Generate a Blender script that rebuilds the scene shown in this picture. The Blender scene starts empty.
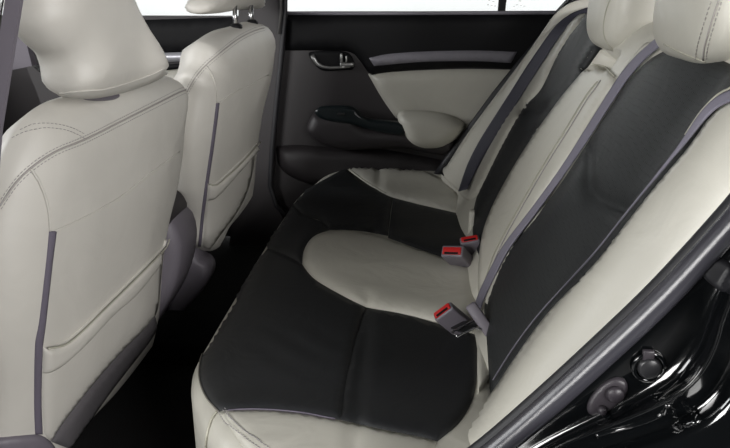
import bpy, bmesh, math, random
from mathutils import Vector, Matrix
from mathutils.bvhtree import BVHTree
from mathutils.geometry import delaunay_2d_cdt, tessellate_polygon
random.seed(4)
SC = bpy.context.scene
COL = SC.collection

# ------------------------------------------------------------------ camera
F = 700.0
TH = math.radians(18.5)
YW = math.radians(4.3)
ZC = 1.15
EYE = Vector((0, 0, ZC))
FW = Vector((-math.sin(YW) * math.cos(TH), math.cos(YW) * math.cos(TH), -math.sin(TH)))
RT = Vector((math.cos(YW), math.sin(YW), 0))
UP = RT.cross(FW)
cam_d = bpy.data.cameras.new('camera')
cam_d.sensor_width = 36
cam_d.lens = 36 * F / 730
cam_d.clip_start = 0.02
cam = bpy.data.objects.new('camera', cam_d)
cam.location = EYE
cam.rotation_euler = (math.pi / 2 - TH, 0, YW)
COL.objects.link(cam)
SC.camera = cam


def ray(p):
    return FW + RT * ((p[0] - 365) / F) + UP * ((224 - p[1]) / F)


def on_plane(p, O, N):
    d = ray(p)
    t = (O - EYE).dot(N) / d.dot(N)
    return EYE + d * t


def project(P):
    d = Vector(P) - EYE
    z = d.dot(FW)
    return 365 + F * d.dot(RT) / z, 224 - F * d.dot(UP) / z


def onY(px, py, Y):
    return on_plane((px, py), Vector((0, Y, 0)), Vector((0, 1, 0)))


def onZ(px, py, Z):
    return on_plane((px, py), Vector((0, 0, Z)), Vector((0, 0, 1)))


# ------------------------------------------------------------------ materials
def new_mat(name):
    m = bpy.data.materials.new(name)
    m.use_nodes = True
    nt = m.node_tree
    b = nt.nodes['Principled BSDF']
    return m, nt, b


def texco(nt, scale=(1, 1, 1)):
    g = nt.nodes.new('ShaderNodeNewGeometry')
    mp = nt.nodes.new('ShaderNodeMapping')
    mp.inputs['Scale'].default_value = scale
    nt.links.new(g.outputs['Position'], mp.inputs['Vector'])
    return mp.outputs['Vector']


def plain(name, col, rough=.5, metal=0, coat=0, spec=.5, grain=0, grain_scale=900, var=0, sheen=0):
    m, nt, b = new_mat(name)
    b.inputs['Base Color'].default_value = (*col, 1)
    b.inputs['Roughness'].default_value = rough
    b.inputs['Metallic'].default_value = metal
    b.inputs['Coat Weight'].default_value = coat
    b.inputs['Coat Roughness'].default_value = .04
    b.inputs['Specular IOR Level'].default_value = spec
    b.inputs['Sheen Weight'].default_value = sheen
    v = texco(nt)
    if grain:
        n = nt.nodes.new('ShaderNodeTexNoise')
        n.inputs['Scale'].default_value = grain_scale
        n.inputs['Detail'].default_value = 2
        nt.links.new(v, n.inputs['Vector'])
        bp = nt.nodes.new('ShaderNodeBump')
        bp.inputs['Strength'].default_value = grain
        bp.inputs['Distance'].default_value = .001
        nt.links.new(n.outputs['Fac'], bp.inputs['Height'])
        nt.links.new(bp.outputs['Normal'], b.inputs['Normal'])
    if var:
        n = nt.nodes.new('ShaderNodeTexNoise')
        n.inputs['Scale'].default_value = 9
        n.inputs['Detail'].default_value = 4
        nt.links.new(v, n.inputs['Vector'])
        mx = nt.nodes.new('ShaderNodeMix')
        mx.data_type = 'RGBA'
        mx.inputs['A'].default_value = (*[c * (1 - var) for c in col], 1)
        mx.inputs['B'].default_value = (*[min(1, c * (1 + var)) for c in col], 1)
        nt.links.new(n.outputs['Fac'], mx.inputs['Factor'])
        nt.links.new(mx.outputs['Result'], b.inputs['Base Color'])
    return m


def leather(name, col, rough, wrinkle=.35, perf=False, spec=.5):
    m, nt, b = new_mat(name)
    b.inputs['Roughness'].default_value = rough
    b.inputs['Specular IOR Level'].default_value = spec
    v = texco(nt)
    cells = nt.nodes.new('ShaderNodeTexVoronoi')
    cells.feature = 'DISTANCE_TO_EDGE'
    cells.inputs['Scale'].default_value = 420
    nt.links.new(v, cells.inputs['Vector'])
    big = nt.nodes.new('ShaderNodeTexNoise')
    big.inputs['Scale'].default_value = 11
    big.inputs['Detail'].default_value = 3
    big.inputs['Distortion'].default_value = 1.2
    nt.links.new(v, big.inputs['Vector'])
    b1 = nt.nodes.new('ShaderNodeBump')
    b1.inputs['Strength'].default_value = .12
    b1.inputs['Distance'].default_value = .0006
    nt.links.new(cells.outputs['Distance'], b1.inputs['Height'])
    b2 = nt.nodes.new('ShaderNodeBump')
    b2.inputs['Strength'].default_value = wrinkle
    b2.inputs['Distance'].default_value = .006
    nt.links.new(big.outputs['Fac'], b2.inputs['Height'])
    nt.links.new(b1.outputs['Normal'], b2.inputs['Normal'])
    out = b2
    mx = nt.nodes.new('ShaderNodeMix')
    mx.data_type = 'RGBA'
    mx.inputs['A'].default_value = (*[c * .94 for c in col], 1)
    mx.inputs['B'].default_value = (*[c * 1.06 for c in col], 1)
    nt.links.new(big.outputs['Fac'], mx.inputs['Factor'])
    colsock = mx.outputs['Result']
    if perf:
        vo = nt.nodes.new('ShaderNodeTexVoronoi')
        vo.inputs['Scale'].default_value = 210
        vo.inputs['Randomness'].default_value = .15
        nt.links.new(v, vo.inputs['Vector'])
        mr = nt.nodes.new('ShaderNodeMapRange')
        mr.inputs['From Min'].default_value = .22
        mr.inputs['From Max'].default_value = .34
        nt.links.new(vo.outputs['Distance'], mr.inputs['Value'])
        m2 = nt.nodes.new('ShaderNodeMix')
        m2.data_type = 'RGBA'
        m2.inputs['A'].default_value = (*[c * .35 for c in col], 1)
        nt.links.new(mr.outputs['Result'], m2.inputs['Factor'])
        nt.links.new(colsock, m2.inputs['B'])
        colsock = m2.outputs['Result']
        b3 = nt.nodes.new('ShaderNodeBump')
        b3.inputs['Strength'].default_value = .4
        b3.inputs['Distance'].default_value = .0006
        nt.links.new(mr.outputs['Result'], b3.inputs['Height'])
        nt.links.new(b2.outputs['Normal'], b3.inputs['Normal'])
        out = b3
    nt.links.new(colsock, b.inputs['Base Color'])
    nt.links.new(out.outputs['Normal'], b.inputs['Normal'])
    return m


CREAM = leather('cream_leather', (.53, .515, .455), .42)
CREAM_B = leather('cream_leather_seatback', (.57, .55, .505), .5, .22)
BLACK = leather('black_leather', (.017, .018, .0195), .55, .3, spec=.35)
PERF = leather('perforated_black_leather', (.023, .025, .026), .55, .25, True, .38)
PIPE = plain('piping_cream', (.42, .41, .34), .45)
HEMG = plain('shaded_lilac_hem', (.10, .093, .10), .9, grain=.6, grain_scale=500)  # lilac hem made darker, the dim light on it put into the colour
PIPE_D = plain('piping_cream_shaded', (.17, .16, .14), .6)  # cream piping darkened, shade along the front edge put into its colour
THREAD = plain('thread', (.27, .255, .26), .7)
SEAMC = plain('seam_thread', (.36, .34, .32), .7)  # thread tone slightly darker than the cream leather
LILAC = plain('lilac_grey_plastic', (.165, .15, .175), .5, grain=.2, grain_scale=1200)
LILAC_D = plain('taupe_grey_plastic', (.032, .028, .030), .5, grain=.3, grain_scale=1000)
WEB = plain('grey_webbing', (.19, .18, .225), .55, grain=.5, grain_scale=1500)
WEB_D = plain('charcoal_webbing', (.055, .055, .075), .6, grain=.5, grain_scale=1500)
ELASTIC = plain('mauve_elastic', (.13, .115, .15), .7, grain=.4)
BLK_PL = plain('black_soft_plastic', (.005, .005, .006), .65, spec=.25, grain=.3)
BLK_GL = plain('gloss_black_paint', (.003, .0035, .004), .12, coat=1)
BLK_SAT = plain('satin_black_metal', (.02, .02, .022), .35)
RUBBER = plain('grey_rubber_seal', (.040, .039, .048), .26, spec=.7, grain=.15)
RUBBER_D = plain('black_rubber', (.014, .014, .017), .5)
PLUG = plain('dark_plug_plastic', (.035, .03, .036), .42)
CHROME = plain('satin_chrome', (.55, .55, .56), .25, metal=1)
SATIN = plain('satin_silver_handle', (.38, .38, .37), .35, metal=.8)
SILVER = plain('grey_metallic_trim', (.24, .23, .26), .45, metal=.1, grain=.1)
SILVER_L = plain('light_metallic_trim', (.5, .5, .54), .35, metal=.4)
RED = plain('red_button', (.55, .02, .02), .35)
CARPET = plain('black_carpet', (.006, .006, .0065), .95, spec=.1, grain=1, grain_scale=600, sheen=.05)
TEAL = plain('switch_panel_black', (.010, .015, .017), .28)
ROOFM = plain('grey_headliner', (.09, .088, .085), .9, grain=.4, grain_scale=700)
MARK, nt_, b_ = new_mat('pale_etched_mark')
b_.inputs['Base Color'].default_value = (.6, .6, .6, 1)
b_.inputs['Alpha'].default_value = .22
WALLM = plain('white_backdrop', (.9, .9, .9), .9)
STUDIO = plain('studio_floor_paint', (.3, .3, .3), .6, var=.05)

gm, nt, b = new_mat('window_glass')
for n in list(nt.nodes):
    if n.type != 'OUTPUT_MATERIAL':
        nt.nodes.remove(n)
tr = nt.nodes.new('ShaderNodeBsdfTransparent')
tr.inputs[0].default_value = (.97, .985, .98, 1)
gl = nt.nodes.new('ShaderNodeBsdfGlossy')
gl.inputs['Roughness'].default_value = .02
fr = nt.nodes.new('ShaderNodeFresnel')
fr.inputs['IOR'].default_value = 1.25
ms = nt.nodes.new('ShaderNodeMixShader')
nt.links.new(fr.outputs[0], ms.inputs[0])
nt.links.new(tr.outputs[0], ms.inputs[1])
nt.links.new(gl.outputs[0], ms.inputs[2])
nt.links.new([n for n in nt.nodes if n.type == 'OUTPUT_MATERIAL'][0].inputs['Surface'], ms.outputs[0])
GLASS = gm

# ------------------------------------------------------------------ object helpers
ORG = {}


def thing(name, loc, label, cat, group=None, kind=None):
    o = bpy.data.objects.new(name, None)
    o.empty_display_size = .05
    COL.objects.link(o)
    o.location = loc
    ORG[o.name] = Vector(loc)
    o['label'] = label
    o['category'] = cat
    if group:
        o['group'] = group
    if kind:
        o['kind'] = kind
    return o


def build(name, verts, faces, mat, parent=None, smooth=True, origin=None, label=None, flip=False):
    if parent is not None:
        org = ORG[parent.name]
    else:
        org = Vector(origin) if origin is not None else Vector((0, 0, 0))
    me = bpy.data.meshes.new(name)
    me.from_pydata([tuple(Vector(v) - org) for v in verts], [], [tuple(reversed(f)) if flip else tuple(f) for f in faces])
    me.materials.append(mat)
    for p in me.polygons:
        p.use_smooth = smooth
    me.update()
    o = bpy.data.objects.new(name, me)
    COL.objects.link(o)
    if parent is not None:
        o.parent = parent
        ORG[o.name] = org
    else:
        o.location = org
        ORG[o.name] = org
    if label:
        o['label'] = label
    return o


def tagit(o, label, cat, group=None):
    o['label'] = label
    o['category'] = cat
    if group:
        o['group'] = group
    return o


def struct(o):
    o['kind'] = 'structure'
    return o


def smooth_line(pts, closed=False, step=3.0):
    """spline through the points; a point with a third entry is a sharp corner (2D lists)"""
    P = [Vector((p[0], p[1])) for p in pts]
    C = [len(p) > 2 for p in pts]
    n = len(P)
    out = []
    rng = range(n) if closed else range(n - 1)
    for i in rng:
        p1, p2 = P[i], P[(i + 1) % n]
        p0 = P[(i - 1) % n] if (closed or i > 0) else p1
        p3 = P[(i + 2) % n] if (closed or i + 2 < n) else p2
        L = (p2 - p1).length
        m1 = (p2 - p0) * .5 if not C[i] and (closed or i > 0) else (p2 - p1)
        m2 = (p3 - p1) * .5 if not C[(i + 1) % n] and (closed or i + 2 < n) else (p2 - p1)
        # centripetal-like limiting
        if m1.length > 1.2 * L:
            m1 = m1 * (1.2 * L / m1.length)
        if m2.length > 1.2 * L:
            m2 = m2 * (1.2 * L / m2.length)
        k = max(1, int(round(L / step)))
        for j in range(k):
            t = j / k
            h00 = 2 * t ** 3 - 3 * t ** 2 + 1
            h10 = t ** 3 - 2 * t ** 2 + t
            h01 = -2 * t ** 3 + 3 * t ** 2
            h11 = t ** 3 - t ** 2
            out.append(p1 * h00 + m1 * h10 + p2 * h01 + m2 * h11)
    if not closed:
        out.append(P[-1])
    return out


def inside(p, poly):
    x, y = p
    r = False
    n = len(poly)
    j = n - 1
    for i in range(n):
        xi, yi = poly[i]
        xj, yj = poly[j]
        if (yi > y) != (yj > y) and x < (xj - xi) * (y - yi) / (yj - yi) + xi:
            r = not r
        j = i
    return r


def dist_poly(p, poly):
    x, y = p
    best = 1e9
    n = len(poly)
    for i in range(n):
        ax, ay = poly[i]
        bx, by = poly[(i + 1) % n]
        dx, dy = bx - ax, by - ay
        L = dx * dx + dy * dy
        t = 0 if L == 0 else max(0, min(1, ((x - ax) * dx + (y - ay) * dy) / L))
        d = (x - ax - t * dx) ** 2 + (y - ay - t * dy) ** 2
        if d < best:
            best = d
    return math.sqrt(best)


def dist_line(p, line):
    best = 1e9
    x, y = p
    for (ax, ay), (bx, by) in zip(line[:-1], line[1:]):
        dx, dy = bx - ax, by - ay
        L = dx * dx + dy * dy
        t = 0 if L == 0 else max(0, min(1, ((x - ax) * dx + (y - ay) * dy) / L))
        d = (x - ax - t * dx) ** 2 + (y - ay - t * dy) ** 2
        best = min(best, d)
    return math.sqrt(best)


def sm(x):
    x = max(0, min(1, x))
    return x * x * (3 - 2 * x)


def cdt_fill(poly, sp, rings=()):
    """triangulated polygon with interior points; returns verts2d, faces, dists, nb (first nb verts are the border)"""
    poly = [tuple(p) for p in poly]
    xs = [p[0] for p in poly]
    ys = [p[1] for p in poly]
    pts = []
    ds = []
    n = len(poly)
    acc = {}
    cell = sp

    def near(p, lim):
        gx, gy = int(p[0] / cell), int(p[1] / cell)
        for ix in (-1, 0, 1):
            for iy in (-1, 0, 1):
                for q in acc.get((gx + ix, gy + iy), ()):
                    if (p[0] - q[0]) ** 2 + (p[1] - q[1]) ** 2 < lim * lim:
                        return True
        return False

    def add(p, d):
        pts.append(p)
        ds.append(d)
        acc.setdefault((int(p[0] / cell), int(p[1] / cell)), []).append(p)
    area = sum(poly[i][0] * poly[(i + 1) % n][1] - poly[(i + 1) % n][0] * poly[i][1] for i in range(n))
    sgn = 1 if area > 0 else -1
    for rr in rings:
        for i in range(n):
            a = Vector(poly[i - 1])
            bb = Vector(poly[(i + 1) % n])
            t = (bb - a)
            if t.length == 0:
                continue
            t.normalize()
            nrm = Vector((-t.y, t.x)) * sgn
            p = (poly[i][0] + nrm.x * rr, poly[i][1] + nrm.y * rr)
            if inside(p, poly):
                d = dist_poly(p, poly)
                if d > .9 * rr and not near(p, min(sp, rr) * .45):
                    add(p, d)
    x = min(xs) + sp * .5
    r = 0
    while x < max(xs):
        y = min(ys) + sp * (.25 if r % 2 else .75)
        while y < max(ys):
            p = (x, y)
            if inside(p, poly):
                d = dist_poly(p, poly)
                if d > max(sp * .55, (max(rings) if rings else 0) + sp * .4) and not near(p, sp * .5):
                    add(p, d)
            y += sp
        x += sp * .9
        r += 1
    vs = [Vector(p) for p in poly] + [Vector(p) for p in pts]
    res = delaunay_2d_cdt(vs, [], [list(range(n))], 1, 1e-7)
    ov, of, orig = res[0], res[2], res[3]
    D = []
    border = {}
    for i, v in enumerate(ov):
        oi = orig[i][0] if orig[i] else -1
        if oi == -1:
            D.append(dist_poly(tuple(v), poly))
        elif oi < n:
            D.append(0.0)
            border[oi] = i
        else:
            D.append(ds[oi - n])
    loop = [border[i] for i in range(n) if i in border]
    return [tuple(v) for v in ov], [list(f) for f in of], D, loop


class Surf:
    """something pixels can be cast on"""

    def __init__(self, verts, faces):
        self.b = BVHTree.FromPolygons([Vector(v) for v in verts], faces)

    def cast(self, p):
        d = ray(p).normalized()
        h = self.b.ray_cast(EYE, d)
        if h[0] is None:
            return None
        nrm = h[1]
        if nrm.dot(d) > 0:
            nrm = -nrm
        return h[0], nrm


class Plane:
    def __init__(self, O, N):
        self.O = Vector(O)
        self.N = Vector(N).normalized()

    def cast(self, p):
        N = self.N if self.N.dot(ray(p)) < 0 else -self.N
        return on_plane(p, self.O, self.N), N


def cast_all(pts, surf):
    out = []
    miss = []
    for i, p in enumerate(pts):
        h = surf.cast(p)
        out.append(h)
        if h is None:
            miss.append(i)
    good = [i for i in range(len(pts)) if out[i] is not None]
    if not good:
        return [(onY(p[0], p[1], .6), Vector((0, -1, 0))) for p in pts]
    for i in miss:
        j = min(good, key=lambda k: (pts[k][0] - pts[i][0]) ** 2 + (pts[k][1] - pts[i][1]) ** 2)
        out[i] = (out[j][0].copy(), out[j][1])
    return out


def panel(name, pts, surf, mat, parent, puff=.005, edge=.0012, bound=.014, sp=4.0, step=3.0, skirt=.006, label=None, bumps=None, off=0, smoothn=2):
    """an upholstery piece: outline traced on a surface, puffed up inside, tucked in at its seams"""
    poly = smooth_line(pts, True, step)
    v2, fs, D, loop = cdt_fill([tuple(p) for p in poly], sp)
    hits = cast_all(v2, surf)
    # smooth the normals over neighbours
    N = [h[1].copy() for h in hits]
    nb = [set() for _ in v2]
    for f in fs:
        for a in f:
            for c in f:
                if a != c:
                    nb[a].add(c)
    for _ in range(smoothn):
        N = [(N[i] + sum((N[j] for j in nb[i]), Vector())).normalized() if nb[i] else N[i] for i in range(len(N))]
    vs = []
    for i, (h, d) in enumerate(zip(hits, D)):
        dm = d * (h[0] - EYE).dot(FW) / F
        k = min(1, dm / bound)
        q = edge + (puff - edge) * math.sqrt(max(0, 1 - (1 - k) ** 2)) + off
        if bumps:
            q += bumps(v2[i])
        vs.append(h[0] + N[i] * q)
    nv = len(vs)
    f0 = fs[0]
    nn = (vs[f0[1]] - vs[f0[0]]).cross(vs[f0[2]] - vs[f0[0]])
    tot = sum(((vs[f[1]] - vs[f[0]]).cross(vs[f[2]] - vs[f[0]]).dot(N[f[0]]) for f in fs))
    if tot < 0:
        fs = [list(reversed(f)) for f in fs]
    if skirt:
        base = nv
        for i in loop:
            vs.append(vs[i] - N[i] * skirt)
        m = len(loop)
        for k in range(m):
            a, c = loop[k], loop[(k + 1) % m]
            fs.append([a, c, base + (k + 1) % m, base + k])
    o = build(name, vs, fs, mat, parent, label=label)
    bm = bmesh.new()
    bm.from_mesh(o.data)
    bmesh.ops.recalc_face_normals(bm, faces=bm.faces)
    bm.to_mesh(o.data)
    bm.free()
    return o


def frames(P, Ns=None):
    T = []
    for i in range(len(P)):
        a = P[max(0, i - 1)]
        c = P[min(len(P) - 1, i + 1)]
        T.append((c - a).normalized())
    R = []
    if Ns is None:
        ref = Vector((0, 0, 1)) if abs(T[0].z) < .9 else Vector((1, 0, 0))
        n = (ref - T[0] * ref.dot(T[0])).normalized()
        for t in T:
            n = (n - t * n.dot(t)).normalized()
            R.append(n.copy())
    else:
        for t, n in zip(T, Ns):
            R.append((n - t * n.dot(t)).normalized())
    return T, R


def sweep_data(P, rn, rw, Ns=None, seg=8, square=False, taper=None, caps=True):
    """tube / ribbon along P: rn = half-size along the normal, rw = half-size across"""
    P = [Vector(p) for p in P]
    T, R = frames(P, Ns)
    vs, fs = [], []
    for i, p in enumerate(P):
        k = taper[i] if taper else 1
        n = R[i]
        w = T[i].cross(n)
        if square:
            ring = [(-1, -1), (-.6, -1.15), (.6, -1.15), (1, -1), (1, 1), (.6, 1.15), (-.6, 1.15), (-1, 1)]
            for a, c in ring:
                vs.append(p + w * (a * rw * k) + n * (c * rn))
        else:
            for s in range(seg):
                an = 2 * math.pi * s / seg
                vs.append(p + w * (math.cos(an) * rw * k) + n * (math.sin(an) * rn * k))
    m = 8 if square else seg
    for i in range(len(P) - 1):
        for s in range(m):
            fs.append([i * m + s, i * m + (s + 1) % m, (i + 1) * m + (s + 1) % m, (i + 1) * m + s])
    if caps:
        fs.append(list(reversed(range(m))))
        fs.append([(len(P) - 1) * m + s for s in range(m)])
    return vs, fs


def merge(lst):
    V, Fc = [], []
    for v, f in lst:
        k = len(V)
        V += list(v)
        Fc += [[a + k for a in q] for q in f]
    return V, Fc


def seam_data(pts, surf, r=.0012, off=0, step=3.0, flat=.6):
    line = smooth_line(pts, False, step)
    hits = cast_all(line, surf)
    return sweep_data([h[0] + h[1] * off for h in hits], r * flat, r, [h[1] for h in hits], 6)


def seam(name, pts, surf, r, mat, parent, off=0, step=3.0, label=None, flat=.7):
    v, f = seam_data(pts, surf, r, off, step, flat)
    return build(name, v, f, mat, parent, label=label)


def stitch_data(pts, surf, r=.0006, off=.003, length=.004, gap=.0025):
    line = smooth_line(pts, False, 1.5)
    hits = cast_all(line, surf)
    P = [h[0] + h[1] * off for h in hits]
    N = [h[1] for h in hits]
    acc = [0]
    for a, c in zip(P[:-1], P[1:]):
        acc.append(acc[-1] + (c - a).length)

    def at(s):
        for i in range(len(P) - 1):
            if acc[i + 1] >= s:
                t = (s - acc[i]) / max(1e-9, acc[i + 1] - acc[i])
                return P[i].lerp(P[i + 1], t), N[i]
        return P[-1], N[-1]
    out = []
    s = 0
    while s + length < acc[-1]:
        a, n = at(s)
        c, _ = at(s + length)
        if (c - a).length > 1e-5:
            out.append(sweep_data([a, c], r * .7, r, [n, n], 5))
        s += length + gap
    return merge(out)


def belt(name, pts, surf, halfw, mat, parent=None, t=.0012, off=.004, widths=None, step=4.0, origin=None, label=None, tilt=0, nrm=None):
    line = smooth_line(pts, False, step)
    hits = cast_all(line, surf)
    N = [h[1] for h in hits]
    for _ in range(6):
        N = [(N[max(0, i - 1)] + N[i] + N[min(len(N) - 1, i + 1)]).normalized() for i in range(len(N))]
    P = [h[0] + h[1] * off for h in hits]
    for _ in range(25):
        P = [P[i] if i in (0, len(P) - 1) else P[i - 1] * .25 + P[i] * .5 + P[i + 1] * .25 for i in range(len(P))]
    if nrm is not None:
        N = [nrm] * len(P)
    if tilt:
        T, R = frames(P, N)
        N = [Matrix.Rotation(tilt, 3, T[i]) @ R[i] for i in range(len(P))]
    tp = None
    if widths:
        tp = []
        for i in range(len(P)):
            u = i / (len(P) - 1) * (len(widths) - 1)
            a = int(min(u, len(widths) - 2))
            tp.append(widths[a] + (widths[a + 1] - widths[a]) * (u - a))
    v, f = sweep_data(P, t, halfw, N, square=True, taper=tp)
    return build(name, v, f, mat, parent, origin=origin, label=label)


def pillow_data(poly, O, A, B, N, h_of, sp, rings, thick=.1, back='flat', crown=None, cround=.02):
    """poly in plane coordinates (a,b); h_of(d) gives height above the border plane; thick = depth behind it"""
    v2, fs, D, loop = cdt_fill(poly, sp, rings)
    vs = []
    for p, d in zip(v2, D):
        h = h_of(d) + (crown(p, d) if crown else 0)
        vs.append(O + A * p[0] + B * p[1] + N * h)
    f0 = fs[0]
    if sum((vs[f[1]] - vs[f[0]]).cross(vs[f[2]] - vs[f[0]]).dot(N) for f in fs) < 0:
        fs = [list(reversed(f)) for f in fs]
    m = len(loop)
    if back == 'same':
        k0 = len(vs)
        for p, d in zip(v2, D):
            vs.append(O + A * p[0] + B * p[1] - N * (thick + h_of(d)))
        fs += [[a + k0 for a in reversed(f)] for f in fs]
        bl = [i + k0 for i in loop]
        for k in range(m):
            fs.append([loop[k], loop[(k + 1) % m], bl[(k + 1) % m], bl[k]])
    else:
        k0 = len(vs)
        cx = sum(v2[i][0] for i in loop) / m
        cy = sum(v2[i][1] for i in loop) / m
        for i in loop:
            p = v2[i]
            vs.append(O + A * p[0] + B * p[1] - N * max(0.0005, thick - cround))
        for i in loop:
            p = v2[i]
            q = Vector((cx - p[0], cy - p[1]))
            q = q.normalized() * min(cround, q.length * .5) if q.length else q
            vs.append(O + A * (p[0] + q.x) + B * (p[1] + q.y) - N * thick)
        for k in range(m):
            k2 = (k + 1) % m
            fs.append([loop[k], loop[k2], k0 + k2, k0 + k])
            fs.append([k0 + k, k0 + k2, k0 + m + k2, k0 + m + k])
        fs.append([k0 + m + k for k in range(m)])
    return vs, fs


def clean_normals(o):
    bm = bmesh.new()
    bm.from_mesh(o.data)
    bmesh.ops.recalc_face_normals(bm, faces=bm.faces)
    bm.to_mesh(o.data)
    bm.free()


def quarter(r, h=None):
    h = r if h is None else h
    return lambda d: h * math.sqrt(max(0, 1 - (1 - min(1, d / r)) ** 2))


def pillow(name, pts, O, A, B, r, mat, parent, px=False, h=None, sp=.012, thick=.05, back='flat', crown=None, step=.01, label=None, rings=None, cround=.01, origin=None, fit=True, fitw=8):
    O, A, B = Vector(O), Vector(A).normalized(), Vector(B).normalized()
    N = A.cross(B).normalized()
    rings = rings or [r * .04, r * .14, r * .32, r * .6]

    def make(pp):
        if px:
            q = []
            for p in pp:
                w = on_plane(p, O, N) - O
                q.append((w.dot(A), w.dot(B)) + ((1,) if len(p) > 2 else ()))
            pp = q
        poly = [tuple(p) for p in smooth_line(pp, True, step)]
        return pillow_data(poly, O, A, B, N, quarter(r, h), sp, rings, thick, back, crown, cround)
    v, f = make(pts)
    if px and fit:
        # the traced outline is the contour the eye sees: correct for the body's own thickness
        cur = [tuple(p) for p in pts]
        n = len(pts)
        ar = sum(pts[i][0] * pts[(i + 1) % n][1] - pts[(i + 1) % n][0] * pts[i][1] for i in range(n))
        for it in range(5):
            sp2 = [project(p) for p in v]
            new = []
            es = []
            for i in range(n):
                a, c2 = pts[i - 1], pts[(i + 1) % n]
                t = Vector((c2[0] - a[0], c2[1] - a[1])).normalized()
                nn = Vector((t.y, -t.x)) * (1 if ar > 0 else -1)
                e = -40
                for q in sp2:
                    dx, dy = q[0] - pts[i][0], q[1] - pts[i][1]
                    if abs(dx * t.x + dy * t.y) < fitw:
                        e = max(e, dx * nn.x + dy * nn.y)
                es.append((max(-12, min(14, e)), nn))
            for i in range(n):
                nn = es[i][1]
                e = .25 * es[i - 1][0] + .5 * es[i][0] + .25 * es[(i + 1) % n][0]
                new.append((cur[i][0] - nn.x * e * .9, cur[i][1] - nn.y * e * .9) + tuple(cur[i][2:]))
            cur = new
            v, f = make(cur)
    o = build(name, v, f, mat, parent, label=label, origin=origin)
    clean_normals(o)
    return o, Surf(v, [list(q) for q in f])


def rbox_data(c, ax, ay, az, sx, sy, sz, bev=.003, seg=2, taper=1.0):
    bm = bmesh.new()
    bmesh.ops.create_cube(bm, size=1)
    for v in bm.verts:
        k = taper if v.co.z > 0 else 1
        v.co = Vector((v.co.x * sx * k, v.co.y * sy * k, v.co.z * sz))
    bmesh.ops.bevel(bm, geom=bm.edges[:], offset=bev, segments=seg, profile=.5, affect='EDGES')
    ax, ay, az = Vector(ax).normalized(), Vector(ay).normalized(), Vector(az).normalized()
    c = Vector(c)
    vs = [c + ax * v.co.x + ay * v.co.y + az * v.co.z for v in bm.verts]
    bm.verts.index_update()
    fs = [[v.index for v in f.verts] for f in bm.faces]
    bm.free()
    return vs, fs


def rbox(name, c, dims, mat, parent=None, bev=.003, axes=None, label=None, origin=None, seg=2, taper=1.0):
    ax = axes or (Vector((1, 0, 0)), Vector((0, 1, 0)), Vector((0, 0, 1)))
    v, f = rbox_data(c, *ax, *dims, bev, seg, taper)
    o = build(name, v, f, mat, parent, label=label, origin=origin)
    clean_normals(o)
    return o


def ortho(z, hint):
    z = Vector(z).normalized()
    x = Vector(hint)
    x = (x - z * x.dot(z)).normalized()
    return x, z.cross(x), z


def prism(name, poly, surf_pts_fn, d, mat, parent, smooth=False, label=None, origin=None):
    """flat polygon (list of 3D points) thickened by vector d"""
    P = [Vector(p) for p in poly]
    d = Vector(d)
    m = len(P)
    tess = tessellate_polygon([P])
    vs = P + [p + d for p in P]
    fs = [list(t) for t in tess] + [[a + m for a in reversed(t)] for t in tess]
    for k in range(m):
        fs.append([k, (k + 1) % m, m + (k + 1) % m, m + k])
    o = build(name, vs, fs, mat, parent, smooth=smooth, label=label, origin=origin)
    clean_normals(o)
    return o


def bound_off(lst, dx, dy):
    return [(p[0] + dx, p[1] + dy) + tuple(p[2:]) for p in lst]


# ================================================================== REAR BENCH SEAT
bench = thing('rear_seat', (.1, 1.55, .30), 'two-tone rear bench seat, black leather with cream leather centre insert and side bolsters', 'car seat')

# ---- cushion body
def rr_outline():
    pts = [(.145, .70), (.145, 2.30), (-.10, 2.325), (-.20, 2.32), (-.275, 2.27), (-.325, 2.17), (-.358, 2.02), (-.366, 1.80), (-.368, 1.5), (-.367, 1.25),
           (-.366, 1.10), (-.364, 1.01), (-.348, .945), (-.321, .89), (-.290, .83), (-.25, .77), (-.19, .722), (-.05, .70)]
    return [tuple(p) for p in smooth_line([(p[0], p[1], 1) if i < 2 else p for i, p in enumerate(pts)], True, .014)]


def crown_cushion(p, d):
    x, y = p
    h = 0
    for yc in (1.14, 1.96):
        h -= .008 * math.exp(-((y - yc) / .15) ** 2 - ((x + .02) / .12) ** 2)
    h += .012 * math.exp(-((y - 1.50) / .14) ** 4) * sm((x + .33) / .10)
    # side bolsters
    h += .010 * sm((.93 - y) / .10) + .010 * sm((y - 2.12) / .1)
    # cross seams
    h -= .007 * math.exp(-((x + .085 + .03 * (y - 1.1)) / .012) ** 2) * (1 if y < 1.28 or y > 1.64 else 0)
    # a few soft folds in the near black leather
    if y < 1.3:
        u = (x + .25) * .5 + (y - 1.05) * .9
        h += .0018 * math.sin(u * 95 + 3 * x * 9) * math.exp(-((x + .20) / .07) ** 2 - ((y - 1.06) / .07) ** 2)
    return h


v, f = pillow_data(rr_outline(), Vector((0, 0, .535)), Vector((1, 0, 0)), Vector((0, 1, 0)), Vector((0, 0, 1)), quarter(.042, .035), .014,
                   [.0015, .006, .013, .026], .16, 'flat', crown_cushion, .03)
cushion = build('seat_cushion', v, f, CREAM, bench, label='cream leather cushion base')
clean_normals(cushion)
CU = Surf(v, f)

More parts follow.
